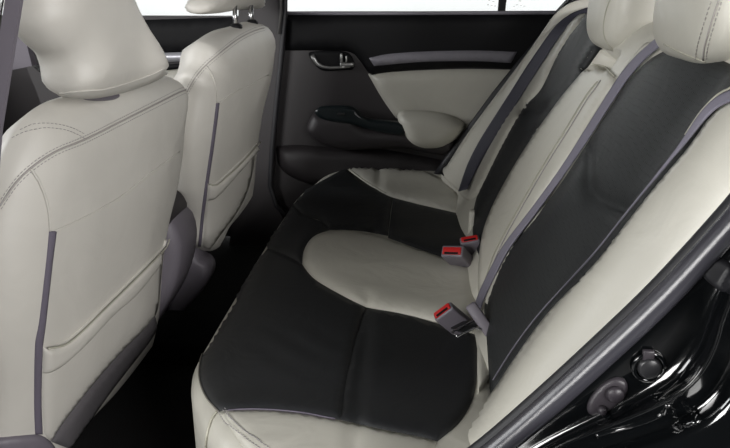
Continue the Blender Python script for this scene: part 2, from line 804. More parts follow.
front_edge = [(218, 412), (206, 398), (199, 381), (199, 364), (206, 345), (223, 315), (250, 266), (275, 225), (296, 196), (312, 180), (328, 171)]
panel('cushion_panel', [(218, 412, 1), (207, 398), (200, 381), (200, 364), (207, 345), (223, 316), (250, 268), (262, 247, 1), (285, 255), (302, 264, 1), (305, 269), (315, 280),
                        (340, 295), (366, 308, 1), (361, 322), (354, 345), (346, 380), (340, 420, 1), (300, 413), (265, 410), (240, 410), (228, 410)],
      CU, BLACK, cushion, sp=5, label='black leather front panel of the near seat')
panel('cushion_panel', [(366, 308, 1), (400, 314), (430, 322), (478, 336, 1), (478, 360), (474, 395), (460, 422), (437, 442, 1), (420, 437), (390, 431), (340, 420, 1), (346, 380), (354, 345), (361, 322)],
      CU, BLACK, cushion, sp=5, label='black leather rear panel of the near seat')
panel('cushion_panel', [(262, 247, 1), (275, 226), (290, 204), (302, 214, 1), (325, 224), (330, 230, 1), (316, 235), (308, 243), (303, 254), (302, 264, 1), (285, 256)],
      CU, BLACK, cushion, sp=4, label='black leather strip in front of the centre insert')
panel('cushion_panel', [(290, 204, 1), (300, 191), (312, 180), (328, 171), (345, 168, 1), (357, 177), (370, 186), (386, 195), (393, 198, 1), (391, 210), (388, 236, 1), (360, 231), (330, 230, 1), (322, 222), (302, 214, 1)],
      CU, BLACK, cushion, sp=4, label='black leather front panel of the far seat')
panel('cushion_panel', [(393, 198, 1), (420, 205), (455, 213), (469, 216, 1), (472, 240), (474, 268, 1), (462, 265), (440, 257), (410, 246), (388, 238, 1), (391, 215)],
      CU, BLACK, cushion, sp=4, label='black leather rear panel of the far seat')
panel('cushion_panel', [(305, 268), (303, 255), (308, 243), (317, 235), (332, 231), (352, 231), (380, 237), (410, 247), (440, 257), (462, 265), (476, 271), (480, 284), (480, 300), (478, 318), (474, 334, 1),
                        (440, 323), (400, 313), (366, 307), (340, 294), (316, 280)],
      CU, CREAM, cushion, sp=4.5, puff=.012, bound=.03, label='cream leather centre insert')
panel('cushion_panel', [(345, 168, 1), (360, 167), (390, 167), (420, 170), (440, 178), (452, 188), (462, 196), (470, 203, 1), (469, 216, 1), (455, 213), (420, 205), (393, 198), (386, 195), (370, 186), (357, 177)],
      CU, CREAM, cushion, sp=3.5, puff=.008, bound=.02, label='cream leather outer panel of the far seat')
panel('cushion_panel', [(218, 413, 1), (228, 411), (240, 411), (265, 411), (300, 414), (340, 421), (390, 432), (420, 438), (437, 442, 1), (430, 455), (415, 470, 1), (330, 475), (262, 472, 1), (245, 450), (228, 425)],
      CU, CREAM, cushion, sp=5, puff=.007, bound=.02, label='cream leather outer panel of the near seat')
seam('piping', [(p[0] + 1.2, p[1] + .6) for p in front_edge], CU, .0013, PIPE_D, cushion, off=.002, flat=1)
seam('piping', [(328, 171), (337, 168), (345, 167), (357, 176), (370, 185), (386, 194)], CU, .0022, PIPE, cushion, off=.003, flat=1)
seam('piping', [(218, 412), (213, 418), (209, 430), (207, 445), (208, 460)], CU, .0018, PIPE, cushion, off=.002, flat=1)
seam('piping', [(228, 411.5), (240, 410.5), (265, 410.5), (300, 413.5), (335, 420)], CU, .0012, ELASTIC, cushion, off=.002, flat=1, label='mauve piping along the near cream panel')
st = [stitch_data(bound_off([(221, 415), (228, 426), (240, 437), (255, 448), (270, 458)], dx, dy), CU, .0007, .0075) for dx, dy in ((0, 0), (5, -3))]
st.append(stitch_data([(224, 414), (234, 424), (246, 435), (262, 446)], CU, .0007, .0075))
v, f = merge(st)
build('stitching', v, f, THREAD, cushion)

# ---- backrest body
SA = math.radians(29)
UPB = Vector((math.sin(SA), 0, math.cos(SA)))
NB = Vector((-math.cos(SA), 0, math.sin(SA)))
S1, RB = .545, .075
CREASE = [((.365, 1.215), (.350, 1.15), (.325, 1.08), (.318, 1.03), (.335, .955), (.345, .90)), ((.365, 1.64), (.350, 1.70), (.325, 1.78), (.318, 1.83), (.335, 1.9), (.345, 1.95))]


def nb_off(s, y):
    n = 0
    n += .038 * sm((.93 - y) / .12)
    n += .042 * sm((y - 2.02) / .16)
    if y < .80:
        n -= .11 * ((.80 - y) / .11) ** 2
    if y > 2.24:
        n -= .11 * ((y - 2.24) / .11) ** 2
    c = sm((y - 1.235) / .055) * sm((1.635 - y) / .055)
    n += .012 * c
    n += .006 * math.sin(max(0, min(1, (y - 1.29) / .3)) * math.pi)
    for a, c2 in ((.96, 1.25), (1.63, 2.0)):
        if a < y < c2:
            n += .012 * math.sin((y - a) / (c2 - a) * math.pi)
    for k in (0, 1):
        d = dist_line((s, y), CREASE[k])
        n -= .012 * math.exp(-(d / .012) ** 2)
        yc = 1.09 if k == 0 else 1.79
        n += .014 * math.exp(-((y - yc) / .10) ** 2 - ((s - .27) / .07) ** 2)
    # recess at the top of the centre section
    if 1.30 < y < 1.62 and .44 < s < .56:
        lo = .463 + (1.6 - y) * .10
        w = sm((s - lo) / .008) * sm((.530 - s) / .006) * sm((y - 1.345) / .010) * sm((1.538 - y) / .010)
        n -= .065 * w
    return n


def back_pt(s, y):
    n = nb_off(s, y)
    if y > 2.0:      # the seat narrows towards its top
        y = 2.0 + (y - 2.0) * (1 - .92 * sm(s / .6))
    if s <= S1:
        return Vector((.125, y, .57)) + UPB * s + NB * n
    base = Vector((.125, y, .57)) + UPB * S1
    a = (s - S1) / RB
    if a <= math.radians(100):
        C = base - NB * RB
        dirn = NB * math.cos(a) + UPB * math.sin(a)
        return C + dirn * (RB + n)
    a0 = math.radians(100)
    C = base - NB * RB
    dirn = NB * math.cos(a0) + UPB * math.sin(a0)
    t = (UPB * math.cos(a0) - NB * math.sin(a0))
    return C + dirn * (RB + n * .5) + t * (s - S1 - a0 * RB)


ss = [-.12 + i * .007 for i in range(int((.545 + .26 + .12) / .007))]
ys = [.69 + i * .0065 for i in range(int((2.35 - .69) / .0065) + 1)]
v = [back_pt(s, y) for s in ss for y in ys]
ny = len(ys)
f = []
for i in range(len(ss) - 1):
    for j in range(ny - 1):
        f.append([i * ny + j, (i + 1) * ny + j, (i + 1) * ny + j + 1, i * ny + j + 1])
BK = Surf(v, f)
# close it behind
k0 = len(v)
back_ring = [Vector((.40, y, .44)) for y in ys] + [Vector((.62, y, .98)) for y in ys]
vv = v + back_ring
ff = list(f)
L = (len(ss) - 1) * ny
for j in range(ny - 1):
    ff.append([j, j + 1, k0 + j + 1, k0 + j])
    ff.append([k0 + j, k0 + j + 1, k0 + ny + j + 1, k0 + ny + j])
    ff.append([k0 + ny + j, k0 + ny + j + 1, L + j + 1, L + j])
for j in (0, ny - 1):
    ff.append([i * ny + j for i in range(len(ss))] + [k0 + ny + j, k0 + j])
backrest = build('backrest', vv, ff, CREAM, bench, label='cream leather backrest base and side bolsters')
clean_normals(backrest)

# far black panel
panel('backrest_panel', [(590, 8, 1), (594, 30), (603, 46, 1), (591, 63), (563, 102), (529, 151), (501, 201), (486, 238), (482, 262, 1), (474, 240), (473, 215, 1), (478, 195), (500, 150), (522, 110),
                         (541, 90), (556, 58), (568, 38), (580, 22), (584, 12, 1)], BK, BLACK, backrest, sp=4, label='black leather panel behind the far seat')
# near black panel
panel('backrest_panel', [(668, 50, 1), (650, 60), (630, 80), (614, 103), (583, 151), (562, 183), (536, 218), (507, 251), (494, 280), (485, 308), (487, 335), (491, 400, 1), (519, 360), (548, 320), (575, 291), (604, 262), (638, 218),
                         (666, 183), (693, 150), (712, 122), (728, 105), (745, 92, 1), (745, 72, 1), (720, 60), (690, 52)],
      BK, PERF, backrest, sp=4.5, label='perforated black leather panel behind the near seat')
# centre section
panel('backrest_panel', [(591, 65, 1), (604, 68), (616, 79, 1), (613, 88), (606, 97), (591, 120), (570, 155), (545, 195), (520, 238), (498, 280), (489, 305, 1), (481, 298), (480, 275), (482, 248), (487, 225), (500, 195),
                         (525, 152), (560, 102)], BK, CREAM, backrest, sp=4, puff=.007, bound=.02, edge=.005, label='cream leather centre panel with the folding armrest')
panel('backrest_panel', [(655, 44, 1), (640, 55), (628, 70), (612, 100), (590, 136), (556, 188), (520, 248), (500, 282), (490, 300), (489, 305, 1), (492, 292), (498, 280), (521, 237), (546, 195), (571, 155), (592, 120), (608, 95),
                         (618, 79, 1), (630, 62), (640, 50), (648, 43)], BK, CREAM, backrest, sp=3, puff=.004, edge=.0025, bound=.01, label='narrow cream leather border beside the centre panel')
seam('piping', [(601, 84), (597, 88), (588, 100), (571, 128), (546, 168), (520, 213), (500, 250), (490, 276), (486, 292)], BK, .0016, PIPE, backrest, off=.0085)
seam('seam', [(604, 82), (599, 90), (590, 102), (573, 130), (548, 170), (522, 215), (502, 252), (492, 278), (488, 294)], BK, .0012, THREAD, backrest, off=.0078)
seam('piping', [(592, 64), (605, 67), (617, 78)], BK, .0015, PIPE, backrest, off=.006)
# near bolster
panel('bolster_panel', [(437, 441, 1), (470, 412), (491, 396), (516, 359), (545, 319), (572, 290), (600, 261), (634, 217), (662, 182), (690, 149), (710, 121), (728, 104), (750, 92, 1), (775, 130, 1), (760, 175), (728, 216), (690, 262),
                        (640, 318), (600, 355), (560, 389), (520, 424), (480, 452), (450, 475, 1), (430, 465, 1)], BK, CREAM, backrest, sp=5, puff=.008, edge=.003, bound=.025, label='smooth cream leather side bolster nearest the open door')
# far bolster
panel('bolster_panel', [(455, 188, 1), (446, 180), (439, 172), (450, 158), (462, 141), (485, 108), (505, 82), (528, 52), (545, 34), (562, 20), (578, 13), (588, 12, 1), (584, 20), (572, 35), (558, 57), (544, 84), (524, 110), (501, 150), (480, 193, 1), (468, 200)],
      BK, CREAM, backrest, sp=4, puff=.007, bound=.02, label='cream leather side bolster by the far door')
# lower hinge covers
panel('anchor_flap', [(477, 335, 1), (491, 333, 1), (491.5, 355), (491, 376, 1), (484, 386), (478, 394, 1), (477, 365)], CU, CREAM, cushion, sp=3, step=2, off=.006, puff=.003, bound=.005, skirt=.012, label='cream flap at the seat edge by the near belt')
rbox('hinge_cover', onY(474.5, 225, 1.60) + Vector((-.008, 0, 0)), (.014, .02, .075), CREAM, backrest, .004)

# perforated headrests ---------------------------------------------------
def headrest(parent, name, y0, y1, zb, zt, xf, thick, mat, lean=.2, label=None, post=True, r=.05, front_extra=0, bulge=.012, sidecut=.03):
    """rounded headrest; front face looks towards -X"""
    O = Vector((xf, (y0 + y1) / 2, (zb + zt) / 2))
    B = Vector((lean, 0, 1)).normalized()
    A = Vector((0, -1, 0))
    w, h = (y1 - y0) / 2, (zt - zb) / 2
    pts = [(-w * .72, -h), (0, -h * 1.03), (w * .72, -h), (w * .95, -h * .7), (w, 0), (w * .93, h * .7), (w * .7, h * .96), (0, h), (-w * .7, h * .96), (-w * .93, h * .7), (-w, 0), (-w * .95, -h * .7)]
    crown = lambda p, d: bulge * (1 - (p[0] / w) ** 2) + .006 * (1 - (p[1] / h) ** 2)
    o, s = pillow(name, pts, O, A, B, r, mat, parent, thick=thick, back='same', crown=crown, sp=.014, step=.012, label=label)
    if post:
        for k in (-.35, .35):
            b0 = O + A * (w * k) - B * (h + .03) + Vector((thick * .5, 0, 0))
            b1 = b0 + B * .06
            vv, ff = sweep_data([b0, b1], .006, .006, seg=12)
            build('headrest_post', vv, ff, CHROME, o)
    return o, s


# ================================================================== FRONT SEATS
RK = .227


def seat_frame(Yref, Xoff=0):
    O = Vector((-.605 + Xoff, Yref, .38))
    A = Vector((.12, 1, 0)).normalized()
    Bv = Vector((RK, 0, 1))
    Bv = (Bv - A * Bv.dot(A)).normalized()
    N = A.cross(Bv)
    return O, A, Bv, N


near = thing('front_seat', (-.75, 1.18, .30), 'nearer cream leather front seat seen from behind, large headrest and slanting map pocket', 'car seat', 'front seats')
O, A, Bv, N = seat_frame(1.41, -.045)
near_out = [(63, 96), (95, 88), (130, 80), (165, 76), (178, 80), (186, 92), (188, 115), (184, 150), (178, 185), (170, 220), (164, 255), (161, 300), (155, 335), (146, 355), (110, 400), (76, 443), (45, 488), (15, 510), (-18, 480),
            (-22, 400), (-28, 330), (-30, 260), (-22, 200), (-8, 156), (18, 120), (40, 105)]


def seat_crown(p, d):
    return .018 * sm(d / .20)


nb_o, NS = pillow('seat_back', near_out, O, A, Bv, .085, CREAM_B, near, px=True, h=.055, sp=.013, thick=.045, cround=.04, crown=seat_crown, step=.012)
# shift: outline is the widest contour; the rear face stands .075 behind it
seam_top = [(0, 206), (15, 184), (31, 168), (55, 152), (86, 139), (120, 122), (150, 107), (180, 92), (186, 90)]


def seat_pieces(root, body, S, top, vert, mid, strip, pk_top, pk_bot, pocket, base_band, sc):
    seam('seam', top, S, .0016 * sc, SEAMC, body, off=.0005)
    sts = [stitch_data(bound_off(top, 1.2 * sc, 3.0 * sc), S, .0005, .001), stitch_data(bound_off(top, -1.2 * sc, -3.0 * sc), S, .0005, .001)]
    v, f = merge(sts)
    build('stitching', v, f, THREAD, body)
    seam('piping', vert, S, .0022, CREAM_B, body, off=.001)
    panel('piping_strip', strip, S, ELASTIC, body, sp=2, step=2, puff=.0025, bound=.006, edge=.001, off=.001, label='mauve grey trim strip')
    pk = panel('map_pocket', pocket, S, CREAM_B, body, sp=4, puff=.005, bound=.02, edge=.001, off=.001)
    panel('pocket_hem', pk_top + list(reversed(pk_bot)), S, CREAM_B, pk, sp=3, step=2, puff=.007, bound=.01, edge=.001, off=.004, label='gathered elastic hem of the map pocket')
    return pk


seat_pieces(near, nb_o, NS, seam_top,
            [(31, 169), (39, 182), (46, 200), (49, 217), (50, 231)],
            [(54, 231, 1), (85, 218), (120, 198), (145, 178), (165, 163), (181, 153, 1), (177, 182), (169, 215), (164, 240, 1), (150, 262), (120, 291), (75, 334), (42, 348, 1), (45, 325), (51, 270)],
            [(49, 231, 1), (56, 231, 1), (52, 262), (45, 325), (42, 350), (41, 400), (42, 434, 1), (35, 434, 1), (34, 400), (35, 345), (39, 322), (46, 262)],
            [(42, 347, 1), (50, 347), (60, 344), (75, 333), (100, 309), (130, 280), (153, 257), (162, 247), (165, 239, 1)],
            [(42, 372, 1), (50, 371), (62, 364), (85, 343), (110, 316), (135, 294), (158, 266, 1)],
            [(42, 349, 1), (60, 346), (75, 335), (100, 311), (130, 282), (153, 259), (163, 248, 1), (160, 280), (157, 308), (150, 322), (118, 354), (88, 389), (60, 425), (50, 440), (44, 433, 1), (42, 400)],
            None, 1.0)
seam('piping', [(55, 231), (85, 217), (120, 197), (145, 177), (165, 162), (179, 152)], NS, .0018, CREAM_B, nb_o, off=.001)
seam('piping', [(44, 346), (60, 343), (75, 332), (100, 308), (130, 279), (153, 256), (162, 246), (165, 238)], NS, .0018, PIPE, nb_o, off=.010)
v, f = merge([stitch_data(p, NS, .0005, .001) for p in ([(12, 138), (25, 132), (45, 128), (65, 130), (78, 135), (86, 140)], [(20, 130), (35, 124), (55, 124), (72, 128), (84, 134)])])
build('stitching', v, f, THREAD, nb_o)
panel('seat_back_hem', [(50, 441, 1), (62, 423), (90, 387), (120, 353), (144, 328), (153, 316, 1), (155, 328), (147, 342), (109, 391), (77, 436), (68, 448, 1)], NS, HEMG, nb_o, sp=4, off=.004, label='lilac grey fabric hem along the bottom edge, dim light put into its colour')

# seat base, side shield
pillow('seat_cushion', [(-.76, .95), (-.76, 1.39), (-.85, 1.44), (-1.12, 1.42), (-1.16, 1.18), (-1.12, .94), (-.80, .92)], (0, 0, .48), (1, 0, 0), (0, 1, 0), .04, CREAM_B, near, sp=.03, thick=.12, step=.03, cround=.02)
panel('side_shield', [(4, 437, 1), (20, 435.5), (38, 434.5), (47, 439), (54, 448), (57, 462, 1), (-10, 470, 1), (-10, 438, 1)], NS, LILAC, near, sp=3, step=2, off=.003, puff=.006, bound=.01)
rbox('seat_rail', (-.90, .99, .34), (.30, .04, .03), CARPET, near, .005)
rbox('seat_rail', (-.90, 1.36, .34), (.30, .04, .03), CARPET, near, .005)

# near headrest
Oh = Vector((-.475, 1.15, 1.05))
Ah = Vector((.12, 1, 0)).normalized()
Bh = Vector((-.05, 0, 1))
Bh = (Bh - Ah * Bh.dot(Ah)).normalized()
hr_out = [(59, 97), (80, 99), (105, 97), (130, 91), (154, 82), (168, 74), (170, 67), (161, 50), (148, 25), (136, 0), (122, -30), (100, -52), (70, -60), (35, -62), (8, -50), (-3, -20), (3, 8), (14, 31), (28, 54), (42, 74)]


def hr_crown(p, d):
    return .020 * math.exp(-((p[0] + .0) / .035) ** 2) * sm(d / .03) + .006 * sm(d / .08)


hr1, HS = pillow('headrest', hr_out, Oh, Ah, Bh, .055, CREAM_B, near, px=True, h=.045, sp=.010, thick=.015, back='same', crown=hr_crown, step=.01)
seam('piping', [(60, 93), (80, 91), (86, 90.5), (105, 89), (130, 82), (152, 74), (164, 68)], HS, .0016, CREAM_B, hr1, off=.001)
# collar + posts
for px in (92, 112):
    b = NS.cast((px, 99))
    vv, ff = sweep_data([b[0] + Vector((-.03, 0, -.03)), b[0] + Vector((-.035, 0, .02))], .0065, .0065, seg=12)
    build('headrest_post', vv, ff, CHROME, hr1)
pillow('headrest_collar', [(87, 93), (100, 91), (116, 92), (118, 97), (112, 100), (98, 101), (89, 99)], NS.cast((102, 99))[0] + Vector((.004, 0, .004)), Ah, Bh, .006, LILAC, hr1, px=True, fit=False, sp=.005, thick=.03, step=.003, cround=.003)

# ---- far front seat
far = thing('front_seat', (-.75, 1.93, .30), 'farther cream leather front seat beside the far door, its bare metal headrest posts showing', 'car seat', 'front seats')
O2, A2, Bv2, N2 = seat_frame(2.15, .075)
far_out = [(173, 92), (174, 72), (179, 60), (188, 48), (200, 37), (218, 29), (236, 24), (252, 22), (264, 25), (271, 31), (275, 45), (274, 66), (269, 88), (263, 112), (258, 145), (256, 172), (250, 200), (237, 222), (222, 240), (210, 253), (199, 249),
           (186, 244), (178, 222), (170, 190), (168, 140)]
fb_o, FS = pillow('seat_back', far_out, O2, A2, Bv2, .075, CREAM_B, far, px=True, h=.045, sp=.014, thick=.06, cround=.04, crown=seat_crown, step=.014)
ftop = [(187, 92), (195, 78), (207, 64), (225, 49), (240, 38), (254, 31), (264, 28)]
seat_pieces(far, fb_o, FS, ftop,
            [(206, 66), (212, 75), (216, 88), (217, 103)],
            [(219, 103, 1), (235, 93), (250, 86), (267, 76, 1), (263, 105), (258, 140, 1), (240, 160), (225, 174), (208, 184, 1), (211, 150), (216, 120)],
            [(216, 103, 1), (219, 103, 1), (217, 120), (213, 150), (208, 184), (204, 215), (201, 246, 1), (198, 246, 1), (201, 215), (205, 184), (210, 150), (214, 120)],
            [(207, 183, 1), (214, 184), (225, 175), (240, 161), (253, 147), (259, 140, 1)],
            [(206, 200, 1), (214, 198), (225, 187), (240, 170), (258, 149, 1)],
            [(207, 184, 1), (214, 186), (225, 177), (240, 163), (255, 145, 1), (252, 172), (245, 196), (234, 216), (219, 236), (209, 249), (203, 246, 1), (205, 215)],
            None, .8)
seam('piping', [(219, 103), (235, 92), (250, 85), (268, 75)], FS, .0018, CREAM_B, fb_o, off=.001)
seam('piping', [(207, 182), (214, 183), (225, 174), (240, 160), (253, 146), (259, 139)], FS, .0018, PIPE, fb_o, off=.010)
pillow('seat_cushion', [(-.76, 1.72), (-.76, 2.12), (-.85, 2.18), (-1.12, 2.16), (-1.16, 1.92), (-1.12, 1.70), (-.80, 1.68)], (0, 0, .48), (1, 0, 0), (0, 1, 0), .04, CREAM_B, far, sp=.03, thick=.12, step=.03, cround=.02)
rbox('seat_rail', (-.90, 1.75, .34), (.30, .04, .03), CARPET, far, .005)
rbox('seat_rail', (-.90, 2.11, .34), (.30, .04, .03), CARPET, far, .005)
pillow('recliner_cover', [(190, 246), (200, 244), (208, 250), (215, 262), (213, 275), (204, 288), (190, 304), (172, 322), (168, 300), (178, 270)], onY(198, 265, 1.66), (1, 0, 0), (0, 0, 1), .02, LILAC, far, px=True, sp=.01, thick=.06, cround=.01)
Of = Vector((-.50, 1.93, 1.15))
fhr = [(183, -2), (186, 6), (193, 13), (200, 15), (218, 13), (240, 10), (258, 9), (264, 7), (266, 0), (266, -25), (258, -60), (240, -72), (205, -70), (184, -50), (176, -20)]
hr2, HS2 = pillow('headrest', fhr, Of, Ah, Bh, .055, CREAM_B, far, px=True, h=.045, sp=.012, thick=.015, back='same', step=.012, crown=lambda p, d: .012 * sm(d / .08))
for px, yy, y0 in ((235, 1.87, 30), (251, 1.985, 27)):
    p0, p1 = onY(px, y0, yy), onY(px, 5, yy)
    vv, ff = sweep_data([p0, p1], .0062, .0062, seg=14)
    build('headrest_post', vv, ff, CHROME, hr2)
for a in ((236, 26.5), (252, 22.5)):
    h = FS.cast(a)
    if h is None:
        h = FS.cast((a[0], a[1] + 4))
    vv, ff = sweep_data([h[0] - Vector((0, 0, .012)), h[0] + Vector((0, 0, .003)), h[0] + Vector((0, 0, .007))], .015, .018, seg=16, taper=[1, 1, .6])
    build('headrest_collar', vv, ff, BLK_PL, hr2)

# ---- rear headrests
def px_headrest(out, X, thick, r, h, seams, label=None):
    pass


def rounded(c, sx, sy, sz, lean=0, e=.55, taperz=0.0, nu=72, nv=44):
    """softly squared cushion body"""
    def pw(x):
        return math.copysign(abs(x) ** e, x)
    vs, fs = [], []
    for i in range(nv + 1):
        ph = -math.pi / 2 + math.pi * i / nv
        for j in range(nu):
            th = 2 * math.pi * j / nu
            x = pw(math.cos(ph)) * pw(math.cos(th))
            y = pw(math.cos(ph)) * pw(math.sin(th))
            z = pw(math.sin(ph))
            k = 1 + taperz * z
            vs.append(Vector(c) + Vector((x * sx + lean * z * sz, y * sy * k, z * sz)))
    for i in range(nv):
        for j in range(nu):
            fs.append([i * nu + j, i * nu + (j + 1) % nu, (i + 1) * nu + (j + 1) % nu, (i + 1) * nu + j])
    return vs, fs


def side_headrest(c, dims, lean, lab, seams_):
    v, f = rounded(c, *dims, lean=lean)
    o = build('headrest', v, f, CREAM, bench, label=lab)
    clean_normals(o)
    S = Surf(v, f)
    for sl in seams_:
        seam('piping', sl, S, .0015, PIPE, o, off=.0006)
    return o, S


ch, CHS = side_headrest((.417, 1.47, 1.134), (.075, .115, .10), .05, 'cream leather centre headrest', [[(613, -6), (607, 8), (604, 22), (604, 34), (608, 44), (616, 51)]])
nh, NHS = side_headrest((.436, 1.07, 1.152), (.08, .135, .105), .05, 'cream leather near headrest with double stitching', [[(664, 44), (680, 52), (692, 57), (706, 62)]])
seam('seam', [(728, -25), (722, -8), (714, 15), (707, 38), (704, 50), (703, 60)], NHS, .0014, SEAMC, nh, off=.0005)
v, f = merge([stitch_data(bound_off([(726, -25), (720, -8), (712, 15), (705, 38), (702, 50), (701, 59)], dx, 0), NHS, .0008, .0012) for dx in (-5, 5.5)])
build('stitching', v, f, SEAMC, nh)
for hh, yy, xx in ((ch, 1.40, .44), (ch, 1.50, .44), (nh, 1.0, .44), (nh, 1.10, .44)):
    vv, ff = sweep_data([Vector((xx, yy, 1.02)), Vector((xx + .015, yy, 1.12))], .006, .006, seg=12)
    build('headrest_post', vv, ff, CHROME, hh)

# ================================================================== SEAT BELTS
b1 = thing('seat_belt', tuple(BK.cast((560, 180))[0]), 'lilac grey seat belt lying beside the cream centre section, with a loose latch plate', 'seat belt', 'rear seat belts')
belt('webbing', [(670, 43), (660, 49), (647, 60), (630, 78), (616, 100), (585, 150), (565, 180), (537, 217), (510, 250), (497, 278), (486, 300), (482, 314)], BK, .0092, WEB, b1, off=.012, widths=[1.1, 1.1, 1.05, 1, .85, .85, .9, 1.05, 1.25], nrm=(NB + Vector((0, -.6, 0))).normalized())
zt = (onZ(477, 308, .635) - onZ(491, 331, .60))
c0 = onZ(481, 320, .615)
azv = onZ(475, 310, .63) - onZ(490, 331, .60)
x_, y_, z_ = ortho(azv, EYE - c0)
lp = rbox('latch_plate', c0, (.014, .020, .066), LILAC, b1, .004, (x_, y_, z_), label='grey plastic latch plate head')
ton = [onZ(460, 331, .60), onZ(454, 334, .60), onZ(456, 337.5, .60), onZ(478, 327, .61), onZ(475, 324, .61), onZ(465, 327, .605)]
loop_pts = [onZ(477, 319, .61), onZ(452, 332, .605), onZ(457, 337, .60), onZ(474, 328, .605), onZ(480, 329, .607)]
vv, ff = sweep_data(loop_pts, .0016, .0022, seg=8)
build('tongue', vv, ff, CHROME, lp, label='metal tongue loop')
vv, ff = rbox_data(onZ(466, 326, .60), *ortho(onZ(453, 333, .60) - onZ(478, 320, .60), (0, 0, 1)), .003, .028, .05, .001)
build('tongue_cover', vv, ff, BLK_SAT, lp)

b2 = thing('seat_belt', tuple(BK.cast((500, 110))[0]), 'dark grey seat belt running down the far cream bolster by the door', 'seat belt', 'rear seat belts')
belt('webbing', [(592, 12), (583, 15), (574, 22), (561, 40), (545, 64), (529, 88), (508, 121), (489, 151), (477, 175), (470, 194)], BK, .018, WEB_D, b2, off=.022, widths=[.8, .8, .9, 1, 1.0, 1.0, 1.05, 1.1, .8], nrm=(NB + Vector((0, -1.1, 0))).normalized())
belt('lap_webbing', [(468, 196), (460, 193), (450, 188), (441, 178)], CU, .006, BLK_PL, b2, off=.02)
h = CU.cast((462, 197))
rbox('latch_plate', h[0] + Vector((0, 0, .018)), (.03, .05, .012), BLK_SAT, b2, .003)

b3 = thing('seat_belt', tuple(BK.cast((690, 150))[0]), 'thin lilac seat belt edge running along the near cream bolster', 'seat belt', 'rear seat belts')
belt('webbing', [(750, 98), (738, 100), (728, 105), (712, 121), (694, 146), (665, 182), (636, 217), (601, 261), (572, 290), (545, 319), (520, 352), (500, 384)], BK, .0062, WEB, b3, off=.0125,
     widths=[1.2, .85, .3, .12, .08, .07, .07, .07, .07], step=3, nrm=(NB + Vector((0, -.5, 0))).normalized())
seam('belt_guide', [(748, 88), (728, 99), (716, 110), (706, 122), (694, 140)], BK, .0016, PIPE, b3, off=.012)


# ================================================================== BUCKLES
def buckle(fc, ac, hint_px, w, t, L, label, face_only=False):
    """fc: centre of the button face, ac: point where the body disappears"""
    z = (fc - ac).normalized()
    x, y, z = ortho(z, hint_px)
    root = thing('seat_belt_buckle', tuple(ac), label, 'buckle', 'seat belt buckles')
    hs = rbox('housing', fc - z * (L / 2), (w, t, L), LILAC, root, .004, (x, y, z), seg=3)
    rbox('release_button', fc + z * .0005, (w * .84, t * .62, .006), RED, root, .002, (x, y, z))
    rbox('slot', fc + z * .0030 - y * t * .22, (w * .62, t * .16, .003), BLK_PL, root, .0005, (x, y, z))
    return root


fc = onZ(452, 251, .635)
buckle(fc, onZ(470, 270, .56), onZ(462, 252, .635) - onZ(442, 250, .635), .048, .026, .085, 'seat belt buckle on the black seat, its red button facing the open door')
fc = onY(469.5, 239, 1.42)
buckle(fc, onY(473.5, 262, 1.45), onY(479, 237, 1.42) - onY(460, 241, 1.42), .042, .022, .09, 'upright seat belt buckle with thin red top, standing against the cream backrest')
fc = onY(442.5, 311, 1.11)
buckle(fc, onY(461, 326, 1.13), onY(451, 306, 1.11) - onY(434, 317, 1.11), .040, .020, .065, 'seat belt buckle nearest the camera, lying by the loose latch plate')

# ================================================================== CAR (doors, pillars and body are its parts)
body = thing('car', (.2, 1.5, 0), 'the black car itself: far doors, pillars and the glossy black door frame at lower right', 'car')


def part_empty(name, loc, parent, label):
    o = bpy.data.objects.new(name, None)
    o.empty_display_size = .05
    COL.objects.link(o)
    o.parent = parent
    o.location = Vector(loc) - ORG[parent.name]
    ORG[o.name] = Vector(loc)
    o['label'] = label
    return o


# ================================================================== FAR REAR DOOR
YD = 2.30
door = part_empty('rear_door', (0, 2.33, .40), body, 'far rear door with black upper trim, silver strip, cream insert and armrest')
DP = lambda y: Plane((0, y, 0), (0, -1, 0))
XA, ZA = Vector((1, 0, 0)), Vector((0, 0, 1))
card = prism('door_card', [onY(*p, YD) for p in [(286, 14), (620, 14), (620, 230), (276, 230), (270, 190), (276, 120)]], None, (0, .05, 0), LILAC_D, door)
card['label'] = 'taupe grey plastic door card'
panel('upper_trim', [(286, 15, 1), (420, 14.5), (560, 13.5), (620, 13.5, 1), (620, 80, 1), (513, 69, 1), (470, 67.5), (430, 69), (400, 71), (372, 75, 1), (368, 72), (361, 62), (354, 54), (345, 51), (320, 50.5), (284, 50.5, 1)],
      DP(YD - .002), BLK_PL, door, sp=7, puff=.018, bound=.04, label='black soft upper trim')
panel('trim_strip', [(369, 58, 1), (385, 54.5), (410, 52.3), (440, 51), (480, 50.6), (517, 52, 1), (511, 63, 1), (480, 61.3), (440, 61.3), (410, 62.7), (374, 66, 1)], DP(YD - .021), SILVER, door, sp=4, puff=.002, edge=0, bound=.004, skirt=.02, label='silver grey metallic strip')
panel('door_insert', [(368, 74, 1), (400, 71.5), (430, 70), (470, 69), (520, 70, 1), (520, 110, 1), (470, 150, 1), (440, 130), (396, 118, 1), (390, 110), (380, 95)], DP(YD - .002), CREAM, door, sp=6, puff=.014, bound=.03, label='cream leather insert')
# map pocket area
panel('door_pocket', [(276, 146, 1), (300, 145), (340, 148), (370, 148), (400, 152), (440, 160), (448, 166, 1), (444, 178), (440, 190, 1), (380, 190), (318, 186), (290, 176), (279, 165)], DP(YD - .001), LILAC_D, door, sp=6, puff=.028, bound=.05, label='lower map pocket bulge')
